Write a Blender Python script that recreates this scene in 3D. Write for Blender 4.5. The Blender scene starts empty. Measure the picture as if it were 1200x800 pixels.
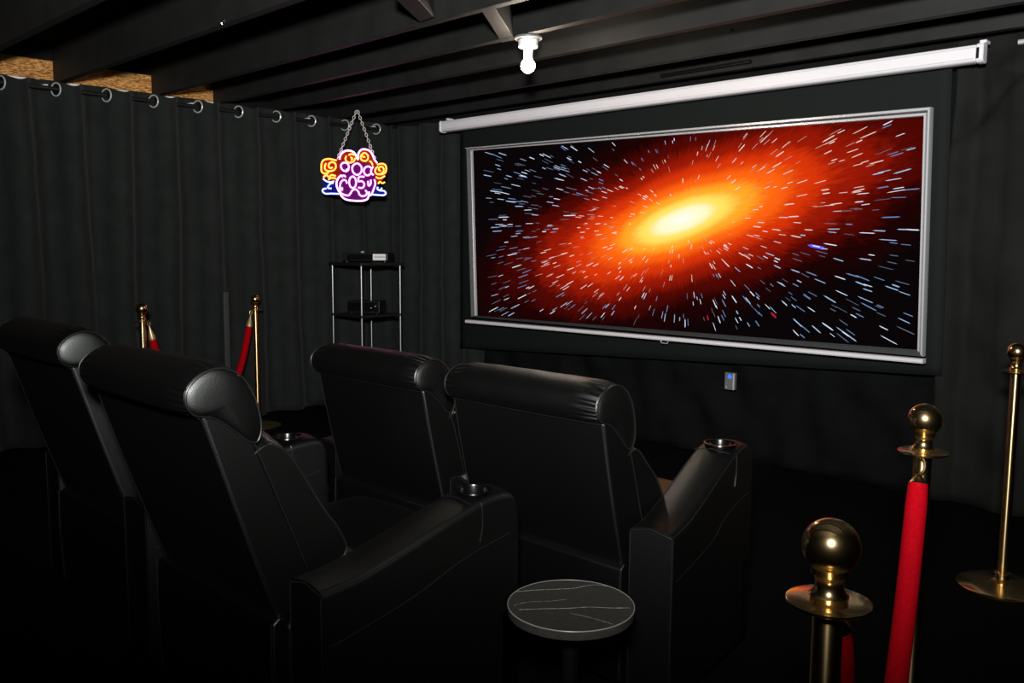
import bpy, bmesh, math, random
from mathutils import Vector, Matrix, Euler
rnd = random.Random(7)
PI = math.pi
scene = bpy.context.scene
COL = scene.collection

# ------------------------------------------------------------------ camera
FPX, EYE = 1020.0, Vector((0, 0, 1.3))
yaw, pitch, roll = math.radians(44.0), math.radians(6.2), math.radians(0.34)
fwd = Vector((-math.sin(yaw)*math.cos(pitch), math.cos(yaw)*math.cos(pitch), -math.sin(pitch)))
rt = Vector((math.cos(yaw), math.sin(yaw), 0)); up = rt.cross(fwd)
rt, up = math.cos(roll)*rt+math.sin(roll)*up, -math.sin(roll)*rt+math.cos(roll)*up
cam_d = bpy.data.cameras.new('camera'); cam = bpy.data.objects.new('camera', cam_d); COL.objects.link(cam)
cam_d.sensor_width = 36; cam_d.lens = FPX/1200*36; cam_d.clip_start = 0.02
m3 = Matrix((rt, up, -fwd)).transposed()
cam.matrix_world = Matrix.Translation(EYE) @ m3.to_4x4()
scene.camera = cam

def ray(px, py): return rt*((px-600)/FPX) - up*((py-400)/FPX) + fwd
def on_y(px, py, Y): r = ray(px, py); return EYE + r*(Y/r.y)
def on_x(px, py, X): r = ray(px, py); return EYE + r*(X/r.x)
def on_z(px, py, Z): r = ray(px, py); return EYE + r*((Z-EYE.z)/r.z)
def on_plane(px, py, p0, n): r = ray(px, py); return EYE + r*((p0-EYE).dot(n)/r.dot(n))

# ------------------------------------------------------------------ materials
def mat(name, col, rough=.5, metal=0.0, spec=.5, noise=None, bump=None, sheen=0, emit=None, strength=1):
    m = bpy.data.materials.new(name); m.use_nodes = True
    nt = m.node_tree; b = nt.nodes['Principled BSDF']
    b.inputs['Base Color'].default_value = (*col, 1); b.inputs['Roughness'].default_value = rough
    b.inputs['Metallic'].default_value = metal; b.inputs['Specular IOR Level'].default_value = spec
    if sheen:
        b.inputs['Sheen Weight'].default_value = sheen
        b.inputs['Sheen Roughness'].default_value = .5
    if emit:
        b.inputs['Emission Color'].default_value = (*emit, 1); b.inputs['Emission Strength'].default_value = strength
    tc = nt.nodes.new('ShaderNodeTexCoord')
    if noise:
        sc, lo, hi = noise
        n = nt.nodes.new('ShaderNodeTexNoise'); n.inputs['Scale'].default_value = sc; n.inputs['Detail'].default_value = 4
        nt.links.new(tc.outputs['Object'], n.inputs['Vector'])
        r = nt.nodes.new('ShaderNodeValToRGB')
        r.color_ramp.elements[0].position = .3; r.color_ramp.elements[1].position = .7
        r.color_ramp.elements[0].color = (*[c*lo for c in col], 1); r.color_ramp.elements[1].color = (*[c*hi for c in col], 1)
        nt.links.new(n.outputs['Fac'], r.inputs['Fac']); nt.links.new(r.outputs['Color'], b.inputs['Base Color'])
    if bump:
        kind, sc, dist = bump
        if kind == 'voronoi':
            t = nt.nodes.new('ShaderNodeTexVoronoi'); t.inputs['Scale'].default_value = sc; out = t.outputs['Distance']
        elif kind == 'wave':
            t = nt.nodes.new('ShaderNodeTexWave'); t.inputs['Scale'].default_value = sc; t.inputs['Distortion'].default_value = 2; out = t.outputs['Fac']
        else:
            t = nt.nodes.new('ShaderNodeTexNoise'); t.inputs['Scale'].default_value = sc; t.inputs['Detail'].default_value = 5; out = t.outputs['Fac']
        nt.links.new(tc.outputs['Object'], t.inputs['Vector'])
        bp = nt.nodes.new('ShaderNodeBump'); bp.inputs['Distance'].default_value = dist; bp.inputs['Strength'].default_value = .5
        nt.links.new(out, bp.inputs['Height']); nt.links.new(bp.outputs['Normal'], b.inputs['Normal'])
    return m

M = {}
M['leather'] = mat('black leather', (.0006, .0007, .00065), .43, spec=.52, bump=('voronoi', 420, .0004))
def soft_gloss(m, col, rough):
    nt = m.node_tree; g = nt.nodes.new('ShaderNodeBsdfAnisotropic'); g.distribution = 'BECKMANN'; g.inputs['Color'].default_value = (*col, 1); g.inputs['Roughness'].default_value = rough
    ad = nt.nodes.new('ShaderNodeAddShader'); b = nt.nodes['Principled BSDF']
    if b.inputs['Normal'].is_linked: nt.links.new(b.inputs['Normal'].links[0].from_socket, g.inputs['Normal'])
    nt.links.new(b.outputs[0], ad.inputs[0]); nt.links.new(g.outputs[0], ad.inputs[1]); nt.links.new(ad.outputs[0], nt.nodes['Material Output'].inputs['Surface'])
soft_gloss(M['leather'], (.029, .032, .0295), .53)
M['piping'] = mat('black leather piping', (.007, .0075, .007), .4, spec=.5, noise=(60, .8, 1.2))
M['curtain_shaded'] = mat('shade-darkened black cloth', (.0042, .005, .0046), .9, spec=.08, noise=(9, .8, 1.2), bump=('noise', 260, .001))  # same curtain cloth, deep shade below the screen put into its colour
M['curtain_grey'] = mat('neutral black cloth', (.0095, .0098, .0088), .85, spec=.2, noise=(7, .75, 1.2), bump=('noise', 260, .001))  # darker and less green than the left curtain cloth
M['curtain'] = mat('black curtain cloth', (.0125, .0155, .014), .85, spec=.2, noise=(9, .8, 1.2), bump=('noise', 260, .001), sheen=.05)
M['backing'] = mat('charcoal backing cloth', (.0062, .0088, .008), .8, spec=.2, noise=(300, .85, 1.15))
M['joist'] = mat('black painted timber', (.0105, .0108, .0102), .65, spec=.35, noise=(6, .7, 1.25), bump=('noise', 30, .002))
M['deck'] = mat('black painted ceiling board', (.006, .006, .006), .9, spec=.1, noise=(4, .7, 1.2))
M['wall'] = mat('black wall paint', (.008, .008, .008), .9, spec=.1, noise=(3, .8, 1.1))
M['white_wall'] = mat('white wall paint', (.8, .8, .8), .8, noise=(5, .95, 1.02))
M['carpet'] = mat('black carpet', (.003, .003, .003), 1, spec=.05, noise=(140, .5, 1.5), bump=('noise', 400, .004))
M['white'] = mat('white enamel', (.8, .78, .8), .35, noise=(20, .98, 1.0))
M['white_plastic'] = mat('white plastic', (.85, .84, .82), .3, noise=(20, .98, 1.0))
M['silver'] = mat('brushed silver', (.68, .68, .70), .36, metal=.45, noise=(40, .99, 1.0))
M['grey_rail'] = mat('dark grey rail', (.04, .043, .043), .5, noise=(40, .9, 1.1))
M['chrome'] = mat('bright steel', (.75, .74, .72), .2, metal=1, noise=(30, .95, 1))
M['plate_steel'] = mat('grey steel plate', (.22, .225, .22), .35, metal=.3, noise=(30, .9, 1))
M['dark_steel'] = mat('dark steel', (.25, .25, .25), .3, metal=1, noise=(30, .95, 1))
M['gold'] = mat('polished brass', (.95, .68, .32), .19, metal=1, noise=(25, .94, 1.0))
M['velvet'] = mat('red velvet', (.40, .0005, .006), .85, spec=.06, noise=(160, .8, 1.1), bump=('noise', 300, .001))
M['rod'] = mat('black curtain rod metal', (.03, .03, .03), .35, metal=.6, noise=(30, .9, 1))
M['ring'] = mat('silver eyelet', (.7, .7, .68), .25, metal=.35, noise=(30, .95, 1))
M['glow_purple'] = mat('violet glow-tinted board', (.11, .004, .12), .6, spec=.05, noise=(12, .9, 1.05))  # violet and pink tube glow on the backing, put into its colour
M['glow_red'] = mat('red glow-tinted board', (.22, .012, .003), .6, spec=.05, noise=(12, .9, 1.05))  # amber tube glow put into the backing colour
M['glow_navy'] = mat('navy glow-tinted board', (.004, .007, .11), .6, spec=.05, noise=(12, .9, 1.05))  # blue tube glow put into the backing colour
M['groove'] = mat('dark groove', (.02, .02, .02), .6, noise=(30, .9, 1))
M['black_plastic'] = mat('black plastic', (.006, .006, .006), .3, noise=(30, .9, 1))
M['cup_plastic'] = mat('glossy black plastic', (.002, .002, .002), .22, spec=.4, noise=(30, .9, 1))
M['black_metal'] = mat('black rack metal', (.35, .35, .36), .38, metal=1, noise=(30, .9, 1))
M['shelf'] = mat('black shelf board', (.004, .004, .004), .6, noise=(30, .9, 1))
M['table_rim'] = mat('grey table rim', (.3, .3, .28), .35, noise=(30, .9, 1))
M['label'] = mat('white paper label', (.85, .85, .83), .6, noise=(30, .98, 1))
M['print'] = mat('grey print', (.35, .35, .35), .6, noise=(30, .9, 1))
M['blue_led'] = mat('blue light', (.01, .05, .3), .4, emit=(.02, .2, 1), strength=1.2)
M['acrylic'] = mat('clear dark acrylic', (.07, .06, .08), .4, spec=.4, noise=(5, .95, 1))
M['bulb'] = mat('lit bulb', (1, 1, 1), .3, emit=(1, .84, .68), strength=300)

def osb():
    m = bpy.data.materials.new('strand board'); m.use_nodes = True; nt = m.node_tree; b = nt.nodes['Principled BSDF']
    tc = nt.nodes.new('ShaderNodeTexCoord'); mp = nt.nodes.new('ShaderNodeMapping')
    mp.inputs['Rotation'].default_value = (.7, 0, 0); mp.inputs['Scale'].default_value = (60, 34, 150)
    nt.links.new(tc.outputs['Object'], mp.inputs['Vector'])
    v = nt.nodes.new('ShaderNodeTexVoronoi'); v.inputs['Scale'].default_value = 1.2
    n = nt.nodes.new('ShaderNodeTexNoise'); n.inputs['Scale'].default_value = 1.6; n.inputs['Detail'].default_value = 6
    nt.links.new(mp.outputs[0], v.inputs['Vector']); nt.links.new(mp.outputs[0], n.inputs['Vector'])
    mx = nt.nodes.new('ShaderNodeMix'); mx.data_type = 'FLOAT'; mx.inputs[0].default_value = .5
    sp = nt.nodes.new('ShaderNodeSeparateColor'); nt.links.new(v.outputs['Color'], sp.inputs[0])
    nt.links.new(sp.outputs[0], mx.inputs[2]); nt.links.new(n.outputs['Fac'], mx.inputs[3])
    r = nt.nodes.new('ShaderNodeValToRGB'); r.color_ramp.elements[0].position = .25; r.color_ramp.elements[1].position = .75
    r.color_ramp.elements[0].color = (.15, .045, .006, 1); r.color_ramp.elements[1].color = (.85, .42, .11, 1)
    nt.links.new(mx.outputs[0], r.inputs['Fac']); nt.links.new(r.outputs['Color'], b.inputs['Base Color'])
    b.inputs['Roughness'].default_value = .8
    return m
M['osb'] = osb()
def brushed():
    m = mat('brushed brass', (.95, .68, .32), .32, metal=1, noise=(25, .94, 1.0)); nt = m.node_tree; b = nt.nodes['Principled BSDF']
    tn = nt.nodes.new('ShaderNodeTangent'); tn.direction_type = 'RADIAL'; tn.axis = 'Z'; nt.links.new(tn.outputs[0], b.inputs['Tangent'])
    b.inputs['Anisotropic'].default_value = .85; b.inputs['Anisotropic Rotation'].default_value = .25
    return m
M['gold_pole'] = brushed()
M['satin'] = mat('satin brass', (.85, .66, .36), .42, metal=.75, noise=(40, .93, 1))

def emitter(name, col, s):
    m = bpy.data.materials.new(name); m.use_nodes = True; nt = m.node_tree
    nt.nodes.remove(nt.nodes['Principled BSDF']); e = nt.nodes.new('ShaderNodeEmission')
    e.inputs['Color'].default_value = (*col, 1); e.inputs['Strength'].default_value = s
    nt.links.new(e.outputs[0], nt.nodes['Material Output'].inputs['Surface']); return m
M['n_purple'] = emitter('violet neon', (.85, .38, 1), 5)
M['n_pink'] = emitter('pink neon', (1, .22, .92), 5.4)
M['n_yellow'] = emitter('amber neon', (1, .27, .04), 4.4)
M['n_blue'] = emitter('blue neon', (.26, .32, 1), 4.2)

# ------------------------------------------------------------------ mesh helpers
class MB:
    def __init__(s): s.v = []; s.f = []; s.mi = []
    def add(s, vs, fs, mi=0):
        o = len(s.v); s.v += [tuple(v) for v in vs]; s.f += [tuple(i+o for i in f) for f in fs]; s.mi += [mi]*len(fs); return s
    def box(s, a, b, mi=0):
        (x0, y0, z0), (x1, y1, z1) = a, b
        vs = [(x0,y0,z0),(x1,y0,z0),(x1,y1,z0),(x0,y1,z0),(x0,y0,z1),(x1,y0,z1),(x1,y1,z1),(x0,y1,z1)]
        return s.add(vs, [(0,3,2,1),(4,5,6,7),(0,1,5,4),(1,2,6,5),(2,3,7,6),(3,0,4,7)], mi)
    def grid(s, rows, mi=0, closed=False):
        n = len(rows[0]); vs = [p for r in rows for p in r]; fs = []
        for i in range(len(rows)-1):
            for j in range(n if closed else n-1):
                k = (j+1) % n
                fs.append((i*n+j, i*n+k, (i+1)*n+k, (i+1)*n+j))
        return s.add(vs, fs, mi)
    def tube(s, pts, r, n=8, mi=0, closed=False, caps=True):
        pts = [Vector(p) for p in pts]; N = len(pts); rows = []; prev = None
        for i, p in enumerate(pts):
            if closed: t = pts[(i+1) % N]-pts[i-1]
            else: t = pts[min(i+1, N-1)]-pts[max(i-1, 0)]
            t.normalize() if t.length > 1e-9 else None
            if prev is None:
                a = Vector((0, 0, 1)) if abs(t.z) < .9 else Vector((1, 0, 0)); u = t.cross(a).normalized()
            else:
                u = (prev-t*prev.dot(t)); u = u.normalized() if u.length > 1e-6 else t.orthogonal().normalized()
            prev = u; w = t.cross(u); rr = r[i] if isinstance(r, (list, tuple)) else r
            rows.append([p+(u*math.cos(2*PI*k/n)+w*math.sin(2*PI*k/n))*rr for k in range(n)])
        if closed: rows.append(rows[0])
        s.grid(rows, mi, True)
        if caps and not closed:
            s.add(rows[0], [tuple(range(n))[::-1]], mi); s.add(rows[-1], [tuple(range(n))], mi)
        return s
    def lathe(s, prof, n=40, c=(0, 0, 0), axis='z', mi=0):
        rows = []
        for r, h in prof:
            row = []
            for k in range(n):
                a = 2*PI*k/n; x, y = max(r, 1e-5)*math.cos(a), max(r, 1e-5)*math.sin(a)
                row.append((c[0]+x, c[1]+y, c[2]+h) if axis == 'z' else ((c[0]+x, c[1]+h, c[2]+y) if axis == 'y' else (c[0]+h, c[1]+x, c[2]+y)))
            rows.append(row)
        return s.grid(rows, mi, True)
    def prism(s, poly, x0, x1, mi=0):           # poly in (y,z), extruded along x
        n = len(poly)
        vs = [(x0, y, z) for y, z in poly]+[(x1, y, z) for y, z in poly]
        return s.add(vs, [tuple(range(n))[::-1], tuple(range(n, 2*n))]+[(i, (i+1) % n, (i+1) % n+n, i+n) for i in range(n)], mi)
    def build(s, name, m, parent=None, smooth=True, bevel=0, seg=3, angle=40, sub=0, loc=None):
        me = bpy.data.meshes.new(name); me.from_pydata(s.v, [], s.f); me.validate()
        for mm in (m if isinstance(m, (list, tuple)) else [m]): me.materials.append(mm)
        if len(me.polygons) == len(s.mi): me.polygons.foreach_set('material_index', s.mi)
        bm = bmesh.new(); bm.from_mesh(me); bmesh.ops.remove_doubles(bm, verts=bm.verts, dist=1e-6)
        bmesh.ops.recalc_face_normals(bm, faces=bm.faces); bm.to_mesh(me); bm.free()
        o = bpy.data.objects.new(name, me); COL.objects.link(o)
        if parent: o.parent = parent
        if loc: o.location = loc
        if smooth:
            me.polygons.foreach_set('use_smooth', [True]*len(me.polygons))
            me.set_sharp_from_angle(angle=math.radians(angle))
        if bevel:
            b = o.modifiers.new('bevel', 'BEVEL'); b.width = bevel; b.segments = seg; b.limit_method = 'ANGLE'; b.angle_limit = math.radians(35)
            if smooth: me.set_sharp_from_angle(angle=PI)
            wn = o.modifiers.new('wn', 'WEIGHTED_NORMAL'); wn.keep_sharp = True
        if sub:
            d = o.modifiers.new('sub', 'SUBSURF'); d.levels = sub; d.render_levels = sub
        return o

def tag(o, label=None, cat=None, group=None, kind=None):
    if label: o['label'] = label
    if cat: o['category'] = cat
    if group: o['group'] = group
    if kind: o['kind'] = kind
    return o
def empty(name, loc, label, cat, group=None, rz=0):
    o = bpy.data.objects.new(name, None); COL.objects.link(o); o.location = loc; o.rotation_euler = (0, 0, rz); o.empty_display_size = .1
    return tag(o, label, cat, group)
def struct(mb, name, m, label=None, **k):
    o = mb.build(name, m, **k); o['kind'] = 'structure'
    if label: o['label'] = label
    return o
def copy_tree(o, parent=None):
    c = o.copy(); COL.objects.link(c)
    if parent: c.parent = parent
    for ch in list(o.children): copy_tree(ch, c)
    return c
def spline(pts, n=6, closed=False):             # Catmull-Rom
    pts = [Vector(p) for p in pts]; N = len(pts); out = []
    for i in range(N if closed else N-1):
        g = (lambda k: pts[k % N]) if closed else (lambda k: pts[min(max(k, 0), N-1)])
        a, b, c, d = g(i-1), g(i), g(i+1), g(i+2)
        for j in range(n):
            t = j/n
            out.append(.5*((2*b)+(c-a)*t+(2*a-5*b+4*c-d)*t*t+(3*b-a-3*c+d)*t**3))
    if not closed: out.append(pts[-1])
    return out
def smooth01(t): t = min(max(t, 0), 1); return t*t*(3-2*t)

# ------------------------------------------------------------------ room shell
XL, XR, YB, YF, ZC = -6.08, 1.7, 4.78, -1.7, 2.56
ZJ = 2.315
struct(MB().box((XL-.1, YF-.1, -.08), (XR+.1, YB+.1, 0)), 'floor', M['carpet'], 'black carpet floor of the dark room', smooth=False)
struct(MB().box((XL-.1, YF-.1, ZC), (XR+.1, YB+.1, ZC+.06)), 'ceiling', M['deck'], 'black boarded ceiling above the joists', smooth=False)
wl = MB().box((XL-.1, YF, 0), (XL, YB, ZC)); struct(wl, 'wall_left', M['white_wall'], 'white wall behind the left curtains', smooth=False)
struct(MB().box((XL, YB, 0), (XR, YB+.1, ZC)), 'wall_back', M['wall'], 'black wall behind the screen', smooth=False)
struct(MB().box((XR, YF, 0), (XR+.1, YB, ZC)), 'wall_right', M['wall'], 'black wall on the right', smooth=False)
struct(MB().box((XL, YF-.1, 0), (XR, YF, ZC)), 'wall_front', M['wall'], 'black wall behind the viewer', smooth=False)
# strand-board rim along the top of the left wall, black painted above
struct(MB().box((XL, YF, 2.335), (XL+.018, 3.16, 2.455)), 'trim_1', M['osb'], 'bare strand board rim between the joist ends', smooth=False)
struct(MB().box((XL, YF, 2.4555), (XL+.03, YB, ZC)), 'trim_2', M['wall'], 'black painted top strip of the left wall', smooth=False)

struct(MB().box((XL, 3.161, 2.30), (XL+.03, YB, 2.4554)), 'trim_3', M['wall'], 'black painted rim near the screen end of the left wall', smooth=False)
# joists run along X; far bottom edges at these depths
JY = [.62, 1.53, 2.10, 2.73, 3.18, 3.63, 4.17, 4.62]
JL = ['black ceiling joist nearest the viewer, overhead', 'black ceiling joist crossing the top left corner', 'black ceiling joist second from the top left corner, with a small bright hook',
      'brown-lit black ceiling joist between the two blocking pieces', 'black ceiling joist carrying the lit bulb', 'black ceiling joist just behind the lit bulb',
      'black ceiling joist second behind the bulb, with a small hook', 'black ceiling joist directly above the projector screen casing']
for y, l in zip(JY, JL):
    w = .048
    j = MB().box((XL+.031, y-w, ZJ), (XR, y, ZC-.001))
    struct(j, 'ceiling_joist', M['joist'], l, bevel=.003, seg=2)
def blocking(pa, pb, pc, pd, lab, h=.14):
    q = [on_z(*p, ZJ+.002) for p in (pa, pb, pc, pd)]
    b = MB(); b.add([v for v in q]+[v+Vector((0, 0, h)) for v in q], [(0,1,2,3),(7,6,5,4),(0,4,5,1),(1,5,6,2),(2,6,7,3),(3,7,4,0)])
    struct(b, 'ceiling_blocking', M['joist'], lab, bevel=.002, seg=2)
blocking((565, 14), (580, 9), (604, 47), (588, 50), 'short wooden blocking piece meeting the joist beside the bulb')
blocking((461, -3), (488, -3), (508, 20), (492, 26), 'short wooden blocking piece at the top edge of the view')

# ------------------------------------------------------------------ curtains
RODZ = 2.262
CX = XL+.16
def grommet(mb_parent, P, nrm, up_=Vector((0, 0, 1))):
    nrm = nrm.normalized(); u = nrm.cross(up_).normalized(); w = u.cross(nrm)
    ring = MB(); pts = [P+nrm*.004+(u*math.cos(a)+w*math.sin(a))*.040 for a in [2*PI*k/28 for k in range(28)]]
    ring.tube(pts, .005, 8, closed=True)
    g = ring.build('grommet', M['ring'], mb_parent)
    d = MB(); d.add([P+nrm*.003+(u*math.cos(a)+w*math.sin(a))*.037 for a in [2*PI*k/28 for k in range(28)]], [tuple(range(28))])
    d.build('grommet_hole', M['black_plastic'], g, smooth=False)
def wave_curtain(axis, a0, a1, base, per, ph, amp, label, z0=.02, ztop=RODZ+.06, seed=0, wr=.004, grommets=True, scal=.035, group='black eyelet curtains', cloth='curtain', drape=0):
    """axis 'y': hangs along the left wall; axis 'x': hangs along the screen wall"""
    r = random.Random(seed); k = 2*PI/per
    ph2 = [r.uniform(0, 6.28) for _ in range(6)]
    def off(s, z):
        t = (ztop-z)/(ztop-z0)
        am = amp*(1-.25*t)
        s2 = s+.03*math.sin(1.7*s+ph2[0])*t+.012*math.sin(5*s+3*z+ph2[1])*t
        h = math.cos(k*(s2-ph)); h = math.copysign(abs(h)**.75, h)
        dr = 0
        if drape:
            q1 = (s-a0)-.10-.95*(z-1.9)
            dr = drape*smooth01(q1/.06+.5)*smooth01((2.16-z)/.1)+drape*.5*math.exp(-((s-a0-.62-.1*z)/.07)**2)+drape*1.1*math.exp(-((s-a0-.24)/.07)**2-((z-2.17)/.06)**2)-drape*.5*math.exp(-((s-a0-.10)/.04)**2)
        return dr+am*h+wr*math.sin(21*s+9*z+ph2[2])*math.sin(7*z-5*s+ph2[3])*t+wr*1.3*math.sin(11*z+13*s+ph2[4])*math.sin(3.1*s-4*z+ph2[5])
    def pt(s, z):
        d = off(s, z)
        return Vector((base+d, s, z)) if axis == 'y' else Vector((s, base-d, z))
    mid = .5*(a0+a1)
    root = empty('curtain', pt(mid, 0)*1 if False else ((base, mid, 0) if axis == 'y' else (mid, base, 0)), label, 'curtain', group)
    o3 = Vector(root.location)
    ns = int(abs(a1-a0)/.012); nz = 70; mb = MB(); rows = []
    for i in range(nz+1):
        t = (i/nz)**1.5; row = []
        for j in range(ns+1):
            s = a0+(a1-a0)*j/ns
            zt = ztop-scal*(.5-.5*math.cos(k*(s-ph)+PI))**2 if scal else ztop
            row.append(pt(s, zt-(zt-z0)*t)-o3)
        rows.append(row)
    mb.grid(rows)
    c = mb.build('fabric', M[cloth], root, angle=180)
    so = c.modifiers.new('thick', 'SOLIDIFY'); so.thickness = .004
    if grommets:
        n0 = math.ceil((a0-ph)/(per/2)-.5)
        s = ph+(n0+.5)*per/2
        while s < a1-.02:
            if s > a0+.02:
                e = .004; p = pt(s, RODZ); tg = pt(s+e, RODZ)-pt(s-e, RODZ); up_ = Vector((0, 0, 1)); nn = tg.cross(up_)
                if (nn.x if axis == 'y' else -nn.y) < 0: nn = -nn
                if nn.y < 0: grommet(root, p-o3, nn)
            s += per/2
    return root
PER = .31
wave_curtain('y', -1.6, 2.25, CX-.018, PER, 2.03+PER/4, .068, 'black eyelet curtain at the far left edge of the view', seed=3)
wave_curtain('y', 2.21, 4.655, CX, PER, 2.33+PER/4, .068, 'wide black eyelet curtain on the left wall behind the lit sign', seed=5)
BX = 4.70
wave_curtain('x', -6.0, -4.86, BX, .27, -5.8, .035, 'black curtain in the corner behind the equipment rack', seed=11, grommets=False, scal=0, ztop=2.29, group='black curtains on the screen wall')
wave_curtain('x', -4.85, -1.50, BX+.03, 1.15, -4.4, .012, 'black wrinkled curtain below the large screen', seed=12, wr=.016, grommets=False, scal=0, ztop=2.29, group='black curtains on the screen wall', cloth='curtain_shaded')
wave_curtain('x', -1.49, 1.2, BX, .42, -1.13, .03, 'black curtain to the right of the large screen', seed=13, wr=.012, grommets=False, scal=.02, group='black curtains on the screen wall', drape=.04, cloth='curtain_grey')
# rods with brackets
def rod(a, b, label, brk, wallax, m='rod'):
    root = empty('curtain_rod', a, label, 'curtain rod', 'curtain rods'); a, b = Vector(a), Vector(b)
    mb = MB().tube([Vector((0, 0, 0)), b-a], .0125, 12); mb.build('rod', M[m], root)
    for t in brk:
        p = (b-a)*t; q = MB()
        if wallax == 'x':
            q.box((p.x-.16, p.y-.012, p.z+.013), (p.x+.012, p.y+.012, p.z+.019)); q.box((p.x-.158, p.y-.018, p.z+.012), (p.x-.15, p.y+.018, p.z+.075))
        else:
            q.box((p.x-.012, p.y-.012, p.z+.013), (p.x+.012, p.y+.12, p.z+.019))
        q.build('bracket', M['white'], root, smooth=False)
rod((CX, -1.62, RODZ), (CX, 4.66, RODZ), 'steel curtain rod along the left wall', (.08, .36, .57, .72, .87, .97), 'x')
rod((-1.215, BX-.055, RODZ), (1.2, BX-.055, RODZ), 'bright steel curtain rod at the right end of the screen wall', (.08, .5, .97), 'y', 'silver')

# ------------------------------------------------------------------ screen
YS = 4.5
def W(px, py, dy=0): return on_y(px, py, YS+dy)
# charcoal backing cloth
q = [on_y(*p, 4.60) for p in ((540, 150), (1117, 66), (1104, 440), (540, 407))]
bk = MB(); nx, nz = 60, 30; rows = []
for i in range(nz+1):
    row = []
    for j in range(nx+1):
        u, v = j/nx, i/nz
        p = (q[0]*(1-u)+q[1]*u)*(1-v)+(q[3]*(1-u)+q[2]*u)*v
        row.append(p+Vector((0, .004*math.sin(5*u+3)*math.sin(9*v*u+2*u)*v, 0)))
    rows.append(row)
bk.grid(rows)
o = bk.build('hanging_cloth', M['backing'], angle=180); so = o.modifiers.new('t', 'SOLIDIFY'); so.thickness = .006
tag(o, 'flat charcoal backing cloth hanging behind the screen', 'cloth')
# the screen itself
scr = empty('projector_screen', (-3.0, YS, .72), 'large wide screen glowing with an orange galaxy, white casing above', 'screen')
O = Vector(scr.location)
cl, cr = W(519, 149), W(1155, 62)
zc = .5*(cl.z+cr.z); hc = .062
prof = [(-.027, -.034), (-.032, -.024), (-.032, .026), (-.027, .040), (.028, .040), (.028, -.040), (-.012, -.040)]
cas = MB().prism([(YS+y-O.y, zc+z-O.z) for y, z in prof], cl.x-O.x+.012, cr.x-O.x-.035)
casing = cas.build('casing', M['white'], scr, bevel=.006)
for zz in (-.024, .026):
    g = MB().box((cl.x-O.x+.014, -.0332, zc-O.z+zz-.0012), (cr.x-O.x-.037, -.031, zc-O.z+zz+.0016)); g.build('groove_line', M['silver'], casing, smooth=False)
def capm(x0, x1):
    e = MB().prism([(YS+y*1.08-O.y, zc+z*1.1-O.z) for y, z in prof], x0, x1); return e.build('end_cap', M['white'], scr, bevel=.008)
capm(cl.x-O.x-.01, cl.x-O.x+.012); ec = capm(cr.x-O.x-.035, cr.x-O.x+.0)
sl = MB().box((cr.x-O.x-.030, -.0362, zc-O.z-.026), (cr.x-O.x-.018, -.033, zc-O.z+.024)); sl.build('slot', M['black_plastic'], ec, smooth=False)
hk = MB().box((cr.x-O.x-.02, -.03, zc-O.z+.042), (cr.x-O.x+.01, .03, zc-O.z+.056)); hk.build('bracket', M['white'], scr, bevel=.003)
hk = MB().box((cl.x-O.x+.07, -.03, zc-O.z+.042), (cl.x-O.x+.09, .03, zc-O.z+.056)); hk.build('bracket', M['white'], scr, bevel=.003)
# frame rails: outer and inner outlines
OUT = [(546.5, 173.5), (1092.5, 125.5), (1083, 417.5), (552, 371)]
INN = [(555, 176.8), (1084, 136.5), (1076.5, 409.5), (560, 369.5)]
OUT = [W(*p)-O for p in OUT]; INN = [W(*p)-O for p in INN]
def lerp(a, b, t): return a+(b-a)*t
def rail(i, j, m, name, prof):
    """prof: (fraction outer>inner, depth towards the room)"""
    mb = MB(); rows = []
    for a, b in ((OUT[i], INN[i]), (OUT[j], INN[j])):
        rows.append([lerp(a, b, t)+Vector((0, -d, 0)) for t, d in prof])
    mb.grid([rows[0], rows[1]], closed=True); n = len(prof)
    mb.add(rows[0], [tuple(range(n))]); mb.add(rows[1], [tuple(range(n))])
    return mb.build(name, m, scr, angle=25)
P1 = [(0, -.02), (0, .020), (.08, .026), (.36, .026), (.42, .018), (.42, -.02)]
P2 = [(.60, -.02), (.60, .016), (.66, .022), (.94, .022), (1, .012), (1, -.02)]
PG = [(.42, -.02), (.42, .006), (.60, .006), (.60, -.02)]
for i_, j_ in ((0, 1), (1, 2)):
    rail(i_, j_, M['silver'], 'outer_rail', P1); rail(i_, j_, M['silver'], 'inner_rail', P2); rail(i_, j_, M['groove'], 'rail_groove', PG)
rail(3, 0, M['plate_steel'], 'outer_rail', [(0, -.02), (0, .004), (.25, .016), (.72, .010), (.80, .004), (.80, -.02)]); rail(3, 0, M['silver'], 'inner_rail', [(.84, -.02), (.84, .010), (.88, .016), (.98, .014), (1, .008), (1, -.02)])
rail(2, 3, M['grey_rail'], 'frame_rail', [(0, -.02), (0, .014), (.8, .016), (.85, .022), (1, .022), (1, -.02)])
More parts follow.
